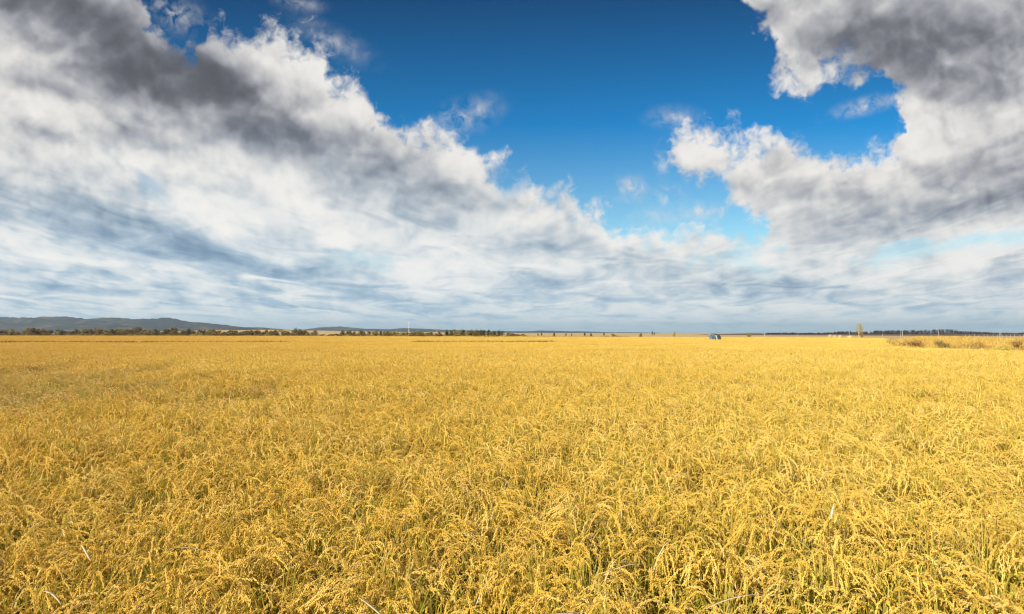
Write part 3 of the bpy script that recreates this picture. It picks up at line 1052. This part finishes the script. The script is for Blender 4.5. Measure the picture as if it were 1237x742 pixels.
for px, lo_, hi_, n_ in ((None, None, None, None),):
    for k_ in range(620):
        q = r_.uniform(925, 1290)
        d = r_.uniform(860, 960)
        e = np.interp(q, [900, 925, 1000, 1018, 1030, 1048, 1060, 1100, 1110, 1135, 1150, 1160, 1175, 1200, 1300], [-0.9, -0.6, -0.4, 1.6, 1.2, 0.8, 2.3, 2.6, 2.4, 3.9, 3.8, 1.6, 1.3, -0.4, -0.7])
        e += r_.uniform(-1.3, 0.6)
        wood_tree(V, F, px2x(q, d), d, max(CAM_Z + e / FPX * d, 1.5), 2.4, 46)
me = bpy.data.meshes.new('distant_wood')
me.from_pydata([tuple(q) for q in V], [], F)
me.materials.append(mat_bare)
me.update()
wood = bpy.data.objects.new('distant_wood', me)
COL.objects.link(wood)
tag(wood, 'dark leafless wood in a long strip on the right horizon', None, None, 'stuff')

# ================================================================== weedy bank on the right edge of the paddy
def bank_h(x, y):
    p_ = 618.5 + FPX * x / y
    front = edge_depth(x, y)
    s = np.clip((y - front) / 26.0, 0, 1) * np.clip((p_ - 1068) / 40.0, 0, 1)
    f = 1.0 - 0.35 * np.clip((p_ - 1170) / 25.0, 0, 1)
    back = np.clip((y - 130) / 30.0, 0, 1)
    return (0.25 + 1.0 * s ** 0.8 * f) * np.clip((p_ - 1062) / 25.0, 0, 1) * (1 - back)


b = MB()
V = []
na, nd_ = 50, 30
for j in range(nd_):
    for i in range(na):
        q = 1062 + (1900 - 1062) * (i / (na - 1)) ** 1.3
        d0 = float(np.interp(q, EP, ED))
        d = d0 + (160 - d0) * j / (nd_ - 1)
        x = px2x(q, d)
        V.append((x, d, float(bank_h(np.array(x), np.array(d))) + 0.03))
b.add(V, [(j * na + i, j * na + i + 1, (j + 1) * na + i + 1, (j + 1) * na + i) for j in range(nd_ - 1) for i in range(na - 1)])
tag(b.build('bank', mat_plain, smooth=True), 'low earth bank on the right edge of the paddy', None, None, 'structure')

mat_weed, t, out = new_mat('dry_weeds')
p = wpos(t)
c = t.ramp(t.noise(p, 0.16, 4.0, 0.6), [(0.30, (0.48, 0.27, 0.06)), (0.45, (0.64, 0.42, 0.10)), (0.55, (0.52, 0.36, 0.08)), (0.68, (0.70, 0.49, 0.13))])
leafy(t, out, c, 0.3, 0.6, 0.2)
V, F = [], []
nw = 26000
qs = rng.uniform(1066, 1420, nw)
for k_ in range(nw):
    q = qs[k_]
    d0 = float(np.interp(q, EP, ED))
    d = d0 + (145 - d0) * rng.random() ** 1.6 + rng.normal(0, 1.8)
    x = px2x(q, d)
    z_ = float(bank_h(np.array(x), np.array(d)))
    hgt = rng.uniform(0.25, 0.8)
    a = rng.uniform(0, 6.283)
    side = Vector((math.cos(a), math.sin(a), 0)) * 0.022
    lean_ = Vector((rng.normal(0.12, 0.28), rng.normal(0, 0.25), 0)) * hgt
    b0 = Vector((x, d, z_ - 0.03))
    m1 = b0 + lean_ * 0.35 + Vector((0, 0, hgt * 0.6))
    tp = b0 + lean_ + Vector((0, 0, hgt))
    o = len(V)
    V.extend([b0 - side, b0 + side, m1 - side * 1.6, m1 + side * 1.6, tp])
    F.append((o, o + 1, o + 3, o + 2))
    F.append((o + 2, o + 3, o + 4))
me = bpy.data.meshes.new('dry_grass')
me.from_pydata([tuple(q) for q in V], [], F)
me.materials.append(mat_weed)
me.update()
dg = bpy.data.objects.new('dry_grass', me)
COL.objects.link(dg)
tag(dg, 'tall dry straw grass covering the bank on the right', None, None, 'stuff')

# weeds on the bund and on the far rim of the paddy
mat_rim, t, out = new_mat('brown_weeds')
leafy(t, out, t.ramp(t.noise(wpos(t), 0.4, 4.0, 0.6), [(0.3, (0.13, 0.085, 0.025)), (0.55, (0.26, 0.18, 0.05)), (0.75, (0.40, 0.29, 0.09))]), 0.25, 0.6, 0.2)
V, F = [], []
for k_ in range(15000):
    if k_ < 8000:
        q = rng.uniform(-250, 345) if rng.random() < 0.7 else rng.uniform(500, 668)
        d = 99.0
        for it in range(3):
            d = float(bund_near(px2x(q, d)))
        d += rng.uniform(-0.7, 0.7)
        hgt = rng.uniform(0.95, 1.32)
    else:
        q = rng.uniform(-250, 760)
        d = float(np.interp(q, EP, ED)) + rng.uniform(0.5, 6.0)
        hgt = rng.uniform(0.7, 1.7)
    x = px2x(q, d)
    a = rng.uniform(0, 6.283)
    side = Vector((math.cos(a), math.sin(a), 0)) * 0.05
    lean_ = Vector((rng.normal(0, 0.25), rng.normal(0, 0.25), 0)) * hgt
    b0 = Vector((x, d, 0))
    m1 = b0 + lean_ * 0.35 + Vector((0, 0, hgt * 0.6))
    tp = b0 + lean_ + Vector((0, 0, hgt))
    o = len(V)
    V.extend([b0 - side, b0 + side, m1 - side * 1.5, m1 + side * 1.5, tp])
    F.append((o, o + 1, o + 3, o + 2))
    F.append((o + 2, o + 3, o + 4))
me = bpy.data.meshes.new('bund_weeds')
me.from_pydata([tuple(q) for q in V], [], F)
me.materials.append(mat_rim)
me.update()
bw = bpy.data.objects.new('bund_weeds', me)
COL.objects.link(bw)
tag(bw, 'dark brown weeds along the bunds and the far rim of the paddy', None, None, 'stuff')


def on_bank(name, label, px, d, ztop, w, n, leaf, mt, seed, lobes=6):
    x = px2x(px, d)
    z_ = float(bank_h(np.array(x), np.array(d)))
    h = ztop - z_
    o = make_tree(name, label, 'shrub', None, crown_mesh(seed, w, h, 0.02, n, leaf, lobes, mt, 0.4), trunk_mesh(seed + 5, h * 0.9, 0.03, w * 0.6, 5, mat_bark, 6))
    o.location = (x, d, z_)


mat_lime = foliage_mat('lime_foliage', [(0.25, (0.28, 0.24, 0.03)), (0.5, (0.42, 0.36, 0.05)), (0.75, (0.55, 0.46, 0.10))])
on_bank('shrub', 'reddish brown shrub at the left end of the weedy bank', 1086, 70, 1.75, 3.0, 700, 0.08, mat_rust, 51)
on_bank('shrub', 'rust coloured shrub just right of the reddish one on the bank', 1104, 66.5, 1.85, 2.6, 620, 0.08, mat_rust, 52)
on_bank('shrub', 'dark olive shrub in the middle of the weedy bank', 1139, 63, 1.75, 2.4, 620, 0.075, mat_olive, 53)
on_bank('shrub', 'brownish weed shrub between the olive and yellow green shrubs on the bank', 1180, 61, 1.55, 3.0, 560, 0.08, mat_rust, 54)
on_bank('shrub', 'bright yellow green shrub at the right end of the bank', 1216, 55, 1.30, 2.6, 700, 0.07, mat_lime, 55)
on_bank('shrub', 'straw brown shrub behind the yellow green one at the picture edge', 1231, 59, 2.0, 2.8, 620, 0.08, mat_rust, 56)

# ================================================================== poles and posts
mat_conc, t, out = new_mat('pole_concrete')
principled(t, out, t.ramp(t.noise(wpos(t), 3.0, 4.0), [(0.3, (0.33, 0.30, 0.25)), (0.7, (0.46, 0.42, 0.35))]), 0.85, spec=0.2)
mat_porc, t, out = new_mat('porcelain')
principled(t, out, (0.55, 0.53, 0.48), 0.3, spec=0.5)
mat_steel, t, out = new_mat('galvanised_steel')
principled(t, out, t.ramp(t.noise(wpos(t), 6.0, 3.0), [(0.3, (0.42, 0.43, 0.44)), (0.7, (0.55, 0.56, 0.57))]), 0.45, metal=0.6)


def pole(px, d, hpx, label, arm=True, r0=0.20):
    r0 *= 0.75
    H = CAM_Z + hpx / FPX * d
    o = empty('utility_pole', (px2x(px, d), d, 0), random.uniform(-0.3, 0.3))
    tag(o, label, 'utility pole', 'pale utility poles on the right')
    b_ = MB()
    b_.tube([(0, 0, -0.3), (0, 0, H * 0.5), (0, 0, H)], [r0, r0 * 0.82, r0 * 0.62], 10)
    b_.build('shaft', mat_conc, o)
    if arm:
        b_ = MB()
        b_.box((0, -r0 * 0.9, H - 0.6), (2.0, 0.10, 0.12))
        ca = b_.build('crossarm', mat_steel, o)
        for sx in (-0.9, 0.0, 0.9):
            i_ = MB()
            i_.tube([(sx, -r0 * 0.9, H - 0.54), (sx, -r0 * 0.9, H - 0.42), (sx, -r0 * 0.9, H - 0.36), (sx, -r0 * 0.9, H - 0.26)], [0.05, 0.09, 0.06, 0.04], 8)
            i_.build('insulator', mat_porc, ca)


pole(923.3, 330, -0.2, 'shortest pale utility pole with crossarm nearest to the harvester')
pole(1089.6, 420, 4.4, 'tall pale utility pole above the left end of the weedy bank', r0=0.26)
pole(1133.5, 450, 5.2, 'pale utility pole rising over the middle of the weedy bank', r0=0.24)
pole(1206.5, 330, 4.6, 'taller of the two pale poles standing close together at far right', r0=0.17)
pole(1208.5, 318, 0.6, 'shorter of the two pale poles standing close together at far right', False, 0.15)


def post(px, d, hpx, label, r0=0.12, group='pale marker posts along the field edge'):
    H = CAM_Z + hpx / FPX * d
    r0 *= 0.65
    b_ = MB()
    b_.tube([(0, 0, -0.2), (0, 0, H * 0.93), (0, 0, H)], [r0, r0 * 0.9, r0 * 0.55], 8)
    o = b_.build('marker_post', mat_conc)
    o.location = (px2x(px, d), d, 0)
    tag(o, label, 'post', group)


post(962.5, 240, -2.0, 'low pale post at the field edge left of the lone yellow tree')
post(1026.0, 300, 1.8, 'thin grey post just left of the lone yellow tree', 0.10)
post(1065.5, 250, -1.0, 'short pale post between the lone yellow tree and the tall pole')
post(1087.3, 300, -1.2, 'short pale post close beside the foot of the tall pole')
for k_ in range(14):
    px = 1166 + k_ * 5.4 + random.uniform(-1.2, 1.2)
    post(px, 175 + random.uniform(-6, 6), -2.2 + random.uniform(-0.7, 0.6), 'thin pale fence post in the row behind the weedy bank', 0.075, 'fence posts behind the weedy bank')

# mast over the tree belt
Hm = CAM_Z + 13.5 / FPX * 760
o = empty('radio_mast', (px2x(494, 760), 760, 0))
tag(o, 'thin white mast rising above the middle of the tree belt', 'mast')
b = MB()
b.tube([(0, 0, -0.3), (0, 0, Hm * 0.6), (0, 0, Hm)], [0.26, 0.20, 0.11], 10)
mat_white, t, out = new_mat('white_paint')
principled(t, out, t.ramp(t.noise(wpos(t), 2.0, 3.0), [(0.3, (0.72, 0.72, 0.70)), (0.7, (0.82, 0.82, 0.80))]), 0.5)
b.build('shaft', mat_white, o)
b = MB()
for k_ in range(3):
    a = k_ * 2.094
    b.box((math.cos(a) * 0.35, math.sin(a) * 0.35, Hm - 1.2), (0.25, 0.25, 1.6))
b.build('antenna', mat_white, o)
Hm = CAM_Z + 13.0 / FPX * 1500
o = empty('radio_mast', (px2x(527.5, 1500), 1500, 0))
tag(o, 'fainter grey mast farther off to the right of the white one', 'mast')
b = MB()
b.tube([(0, 0, -0.3), (0, 0, Hm * 0.6), (0, 0, Hm)], [0.34, 0.26, 0.14], 8)
b.build('shaft', mat_steel, o)
b = MB()
b.box((0, 0, Hm - 1.5), (0.9, 0.9, 2.0))
b.build('antenna', mat_steel, o)

# pale dry reed tufts left of the lone tree
mat_reed, t, out = new_mat('pale_reeds')
leafy(t, out, t.ramp(t.noise(wpos(t), 0.8, 3.0), [(0.3, (0.62, 0.50, 0.25)), (0.7, (0.78, 0.66, 0.38))]), 0.3, 0.6, 0.2)


def reed(px, d, hpx, w, label, seed):
    r2 = random.Random(seed)
    H = CAM_Z + hpx / FPX * d
    b_ = MB()
    for k2 in range(160):
        a = r2.uniform(0, 6.283)
        rr = w * 0.5 * math.sqrt(r2.random())
        p0 = Vector((math.cos(a) * rr, math.sin(a) * rr * 0.5, 0))
        h_ = H * r2.uniform(0.6, 1.0)
        s_ = Vector((math.cos(a + 1.3), math.sin(a + 1.3), 0)) * 0.03
        l_ = Vector((r2.gauss(0.1, 0.2), r2.gauss(0, 0.2), 0))
        b_.add([p0 - s_, p0 + s_, p0 + l_ * 0.4 + s_ + Vector((0, 0, h_ * 0.6)), p0 + l_ * 0.4 - s_ + Vector((0, 0, h_ * 0.6)), p0 + l_ + Vector((0, 0, h_))], [(0, 1, 2, 3), (3, 2, 4)])
    o_ = b_.build('reed_clump', mat_reed)
    o_.location = (px2x(px, d), d, 0)
    tag(o_, label, 'reeds', 'pale reeds at the field edge')


reed(1002.0, 230, -1.6, 2.0, 'leftmost and tallest of the pale reed clumps left of the lone tree', 1)
reed(1007.5, 232, -1.9, 2.4, 'middle pale reed clump of the three left of the lone tree', 2)
reed(1013.5, 231, -2.0, 1.8, 'rightmost of the three pale reed clumps left of the lone tree', 3)
reed(1026.0, 235, -2.6, 3.4, 'broad low pale reed clump at the foot of the lone tree', 4)

# ================================================================== combine harvester
def paint(name, col, rough=0.4):
    m, t_, out_ = new_mat(name)
    n_ = t_.noise(wpos(t_), 3.0, 4.0, 0.6)
    c_ = t_.mix(t_.mrange(n_, 0.45, 0.75, 0.0, 0.35), col, (0.30, 0.23, 0.13))
    principled(t_, out_, c_, rough, spec=0.4)
    return m


m_blue = paint('pale_blue_paint', (0.25, 0.34, 0.38))
m_whitep = paint('cream_paint', (0.58, 0.58, 0.54))
m_green = paint('dark_green_paint', (0.030, 0.065, 0.060))
m_red = paint('red_paint', (0.55, 0.09, 0.05))
m_rubber = paint('black_rubber', (0.020, 0.020, 0.020), 0.85)
m_dark = paint('dark_metal', (0.06, 0.06, 0.06), 0.6)
m_glass, t, out = new_mat('cab_glass')
principled(t, out, (0.10, 0.16, 0.18), 0.06, spec=0.8)
m_lamp, t, out = new_mat('lamp_glass')
principled(t, out, (0.80, 0.80, 0.75), 0.15, spec=0.6)

HV = empty('combine_harvester', (HX, HY, 0.0), R(14))
HV.scale = (0.78, 0.78, 0.86)
tag(HV, 'small combine harvester with pale blue cab and red header working in the rice', 'harvester')
# local frame: front towards -X
for sy in (-0.72, 0.72):
    b = MB()
    prof = [(-1.15, 0.12), (-0.9, 0.0), (0.9, 0.0), (1.2, 0.16), (1.3, 0.40), (1.1, 0.58), (-0.95, 0.60), (-1.25, 0.42)]
    b.prism(prof, sy - 0.22, sy + 0.22)
    tr = b.build('track', m_rubber, HV)
    for wx in (-0.85, -0.4, 0.05, 0.5, 0.95):
        w_ = MB()
        yo = sy - 0.235 if sy < 0 else sy + 0.235
        w_.tube([(wx, yo - 0.02, 0.22), (wx, yo + 0.02, 0.22)], 0.15, 12)
        w_.build('roller', m_dark, tr)
b = MB()
b.box((0.05, 0, 0.72), (2.5, 1.5, 0.22))
b.build('chassis', m_dark, HV)
b = MB()
b.prism([(0.15, 0.84), (1.75, 0.84), (1.95, 1.25), (1.90, 1.95), (1.55, 2.28), (0.15, 2.28)], -0.85, 0.85)
b.build('thresher_body', m_green, HV)
b = MB()
b.box((0.50, 0.25, 2.44), (1.0, 1.1, 0.32), taper=1.15)
b.build('grain_tank', m_green, HV)
b = MB()
b.prism([(-1.05, 0.84), (0.13, 0.84), (0.13, 1.25), (-1.10, 1.20)], -0.85, 0.85)
b.build('front_panel', m_blue, HV)
b = MB()
b.prism([(0.15, 2.30), (0.55, 0.95), (0.95, 0.95), (0.50, 2.30)], -0.98, -0.853)
b.build('grain_elevator', m_whitep, HV)
b = MB()
b.prism([(-0.98, 1.23), (0.10, 1.27), (0.10, 2.30), (-0.80, 2.30)], -0.80, 0.45)
cab = b.build('cab', m_blue, HV)
b = MB()
b.prism([(-1.02, 2.303), (0.12, 2.303), (0.08, 2.44), (-0.95, 2.42)], -0.86, 0.51)
b.build('roof', m_blue, cab)
b = MB()
b.prism([(-0.86, 1.36), (-0.02, 1.36), (-0.02, 2.20), (-0.72, 2.20)], -0.825, -0.802)
b.build('window', m_glass, cab)
b = MB()
b.add([(-0.985, -0.70, 1.40), (-0.985, 0.36, 1.40), (-0.835, 0.36, 2.18), (-0.835, -0.70, 2.18)], [(0, 3, 2, 1)])
b.add([(-0.955, -0.70, 1.40), (-0.955, 0.36, 1.40), (-0.805, 0.36, 2.18), (-0.805, -0.70, 2.18)], [(0, 1, 2, 3)])
b.add([(-0.985, -0.70, 1.40), (-0.955, -0.70, 1.40), (-0.805, -0.70, 2.18), (-0.835, -0.70, 2.18)], [(0, 1, 2, 3)])
b.build('windscreen', m_glass, cab)
for sy in (-0.62, 0.70):
    b = MB()
    b.tube([(-1.12, sy, 1.08), (-1.06, sy, 1.08)], 0.09, 10)
    b.build('headlight', m_lamp, HV)
b = MB()
b.prism([(-1.55, 0.45), (-1.05, 0.72), (-1.05, 1.15), (-1.62, 0.75)], -0.45, 0.15)
b.build('feeder_housing', m_red, HV)
b = MB()
b.prism([(-2.15, 0.22), (-1.60, 0.22), (-1.60, 0.95), (-1.72, 0.95), (-1.78, 0.40), (-2.15, 0.32)], -1.05, 1.05)
hd = b.build('header', m_red, HV)
for sy in (-1.08, 1.08):
    b = MB()
    b.prism([(-2.75, 0.20), (-1.60, 0.20), (-1.60, 0.95), (-1.95, 0.90)], sy - 0.025, sy + 0.025)
    b.build('divider', m_red, hd)
b = MB()
RC = Vector((-2.15, 0, 0.95))
for k_ in range(5):
    a = k_ * 2 * math.pi / 5 + 0.3
    q = RC + Vector((math.cos(a) * 0.42, 0, math.sin(a) * 0.42))
    b.tube([(q.x, -1.0, q.z), (q.x, 1.0, q.z)], 0.022, 6)
    for sy in (-0.98, 0.98):
        b.tube([(RC.x, sy, RC.z), (q.x, sy, q.z)], 0.018, 5)
    for yy in np.linspace(-0.9, 0.9, 10):
        b.tube([(q.x, yy, q.z), (q.x + 0.02, yy, q.z - 0.16)], 0.008, 4)
b.tube([(RC.x, -1.03, RC.z), (RC.x, 1.03, RC.z)], 0.035, 8)
b.build('reel', m_red, hd)
b = MB()
b.tube([(1.45, 0.55, 2.20), (1.45, 0.55, 2.62), (1.25, 0.52, 2.72), (-0.55, 0.62, 2.80), (-0.95, 0.64, 2.62)], [0.11, 0.11, 0.11, 0.10, 0.10], 10)
b.build('unloading_auger', m_blue, HV)
b = MB()
b.tube([(1.72, -0.55, 2.1), (1.72, -0.55, 2.55), (1.80, -0.55, 2.66)], [0.05, 0.05, 0.045], 8)
b.build('exhaust_pipe', m_dark, HV)
b = MB()
for k_ in range(6):
    b.box((1.92, 0, 1.15 + 0.13 * k_), (0.06, 1.2, 0.035))
b.build('radiator_grille', m_dark, HV)
b = MB()
for dx_, y_ in ((-0.95, -0.98), (-0.95, 0.62)):
    b.tube([(-0.86, y_ * 0.86, 2.0), (dx_ - 0.1, y_, 2.0)], 0.015, 5)
    b.box((dx_ - 0.12, y_, 1.93), (0.04, 0.14, 0.26))
b.build('mirror', m_dark, HV)

# ================================================================== dead blades that catch the eye
mat_white_leaf, t, out = new_mat('white_leaf')
leafy(t, out, t.ramp(t.noise(wpos(t), 30.0, 2.0), [(0.3, (0.60, 0.55, 0.42)), (0.7, (0.72, 0.67, 0.55))]), 0.2, 0.5, 0.3)


def blade(name, label, px, py, z_, ln, az, el, bend, w, seed=0):
    """A dead leaf lying on top of the crop: a folded strip with thickness."""
    z_ = z_ + 0.08
    w *= 0.8
    d = (CAM_Z - z_) * FPX / (py - 402.0)
    b_ = MB()
    h = Vector((math.cos(az), math.sin(az), 0))
    up = Vector((0, 0, 1))
    s_ = h.cross(up)
    q = Vector((0, 0, 0))
    V_ = []
    n_ = 9
    for i in range(n_ + 1):
        f = i / n_
        ww = w * (math.sin(math.pi * min(0.12 + 0.88 * f, 0.985)) ** 0.6)
        an = el - bend * f
        dd = h * math.cos(an) + up * math.sin(an)
        nn = s_.cross(dd)
        V_.extend([q - s_ * ww + nn * ww * 0.4, q - nn * 0.0004, q + s_ * ww + nn * ww * 0.4, q + nn * 0.0008])
        q = q + dd * ln / n_
    F_ = []
    for i in range(n_):
        a, c_ = 4 * i, 4 * i + 4
        F_ += [(a, a + 1, c_ + 1, c_), (a + 1, a + 2, c_ + 2, c_ + 1), (a + 2, a + 3, c_ + 3, c_ + 2), (a + 3, a, c_, c_ + 3)]
    b_.add(V_, F_)
    o_ = b_.build(name, mat_white_leaf if name == 'dead_leaf' else mat_pale, smooth=True)
    o_.location = (px2x(px, d), d, z_)
    tag(o_, label, 'dead leaf', 'bleached dead blades on the rice')


blade('dead_leaf', 'bright white dead leaf standing up from the rice at right', 998.5, 624, 1.06, 0.115, R(38), R(70), 0.3, 0.010)
blade('straw_blade', 'long pale blade lying flat at the bottom left of the middle', 640, 737, 0.99, 0.30, R(3), R(3), 0.05, 0.009)
blade('straw_blade', 'pale arched blade on the rice near the bottom right', 848, 729, 0.97, 0.34, R(8), R(22), 0.5, 0.009)
blade('straw_blade', 'pale bent blade in the lower left field', 60, 709, 0.98, 0.20, R(-25), R(15), 1.0, 0.011)
blade('straw_blade', 'short pale slanting straw above the bent blade at lower left', 107, 655, 0.99, 0.16, R(-35), R(-25), 0.1, 0.009)
blade('straw_blade', 'pale sagging blade over the rice right of the slanting straw', 203, 661, 0.98, 0.32, R(-6), R(16), 0.6, 0.009)
blade('straw_blade', 'pale slanting blade at the bottom between two rice tufts', 437, 716, 1.0, 0.26, R(-38), R(-8), 0.3, 0.009)
blade('straw_blade', 'pale curved blade tip in the middle of the lower field', 727, 690, 0.97, 0.26, R(12), R(26), 0.6, 0.011)

# ================================================================== haze: the air between the camera and the far hills
mat_haze, t, out = new_mat('air')
pv = t.new('ShaderNodeVolumePrincipled')
pv.inputs['Color'].default_value = (0.62, 0.82, 1.0, 1)
pv.inputs['Density'].default_value = 0.00007
pv.inputs['Anisotropy'].default_value = 0.45
t.l.new(pv.outputs[0], out.inputs['Volume'])
b = MB()
b.box((0, 5000, 84.0), (16000, 13000, 170.0))
hz_o = b.build('haze', mat_haze)
tag(hz_o, 'thin blue haze over the plain', None, None, 'stuff')
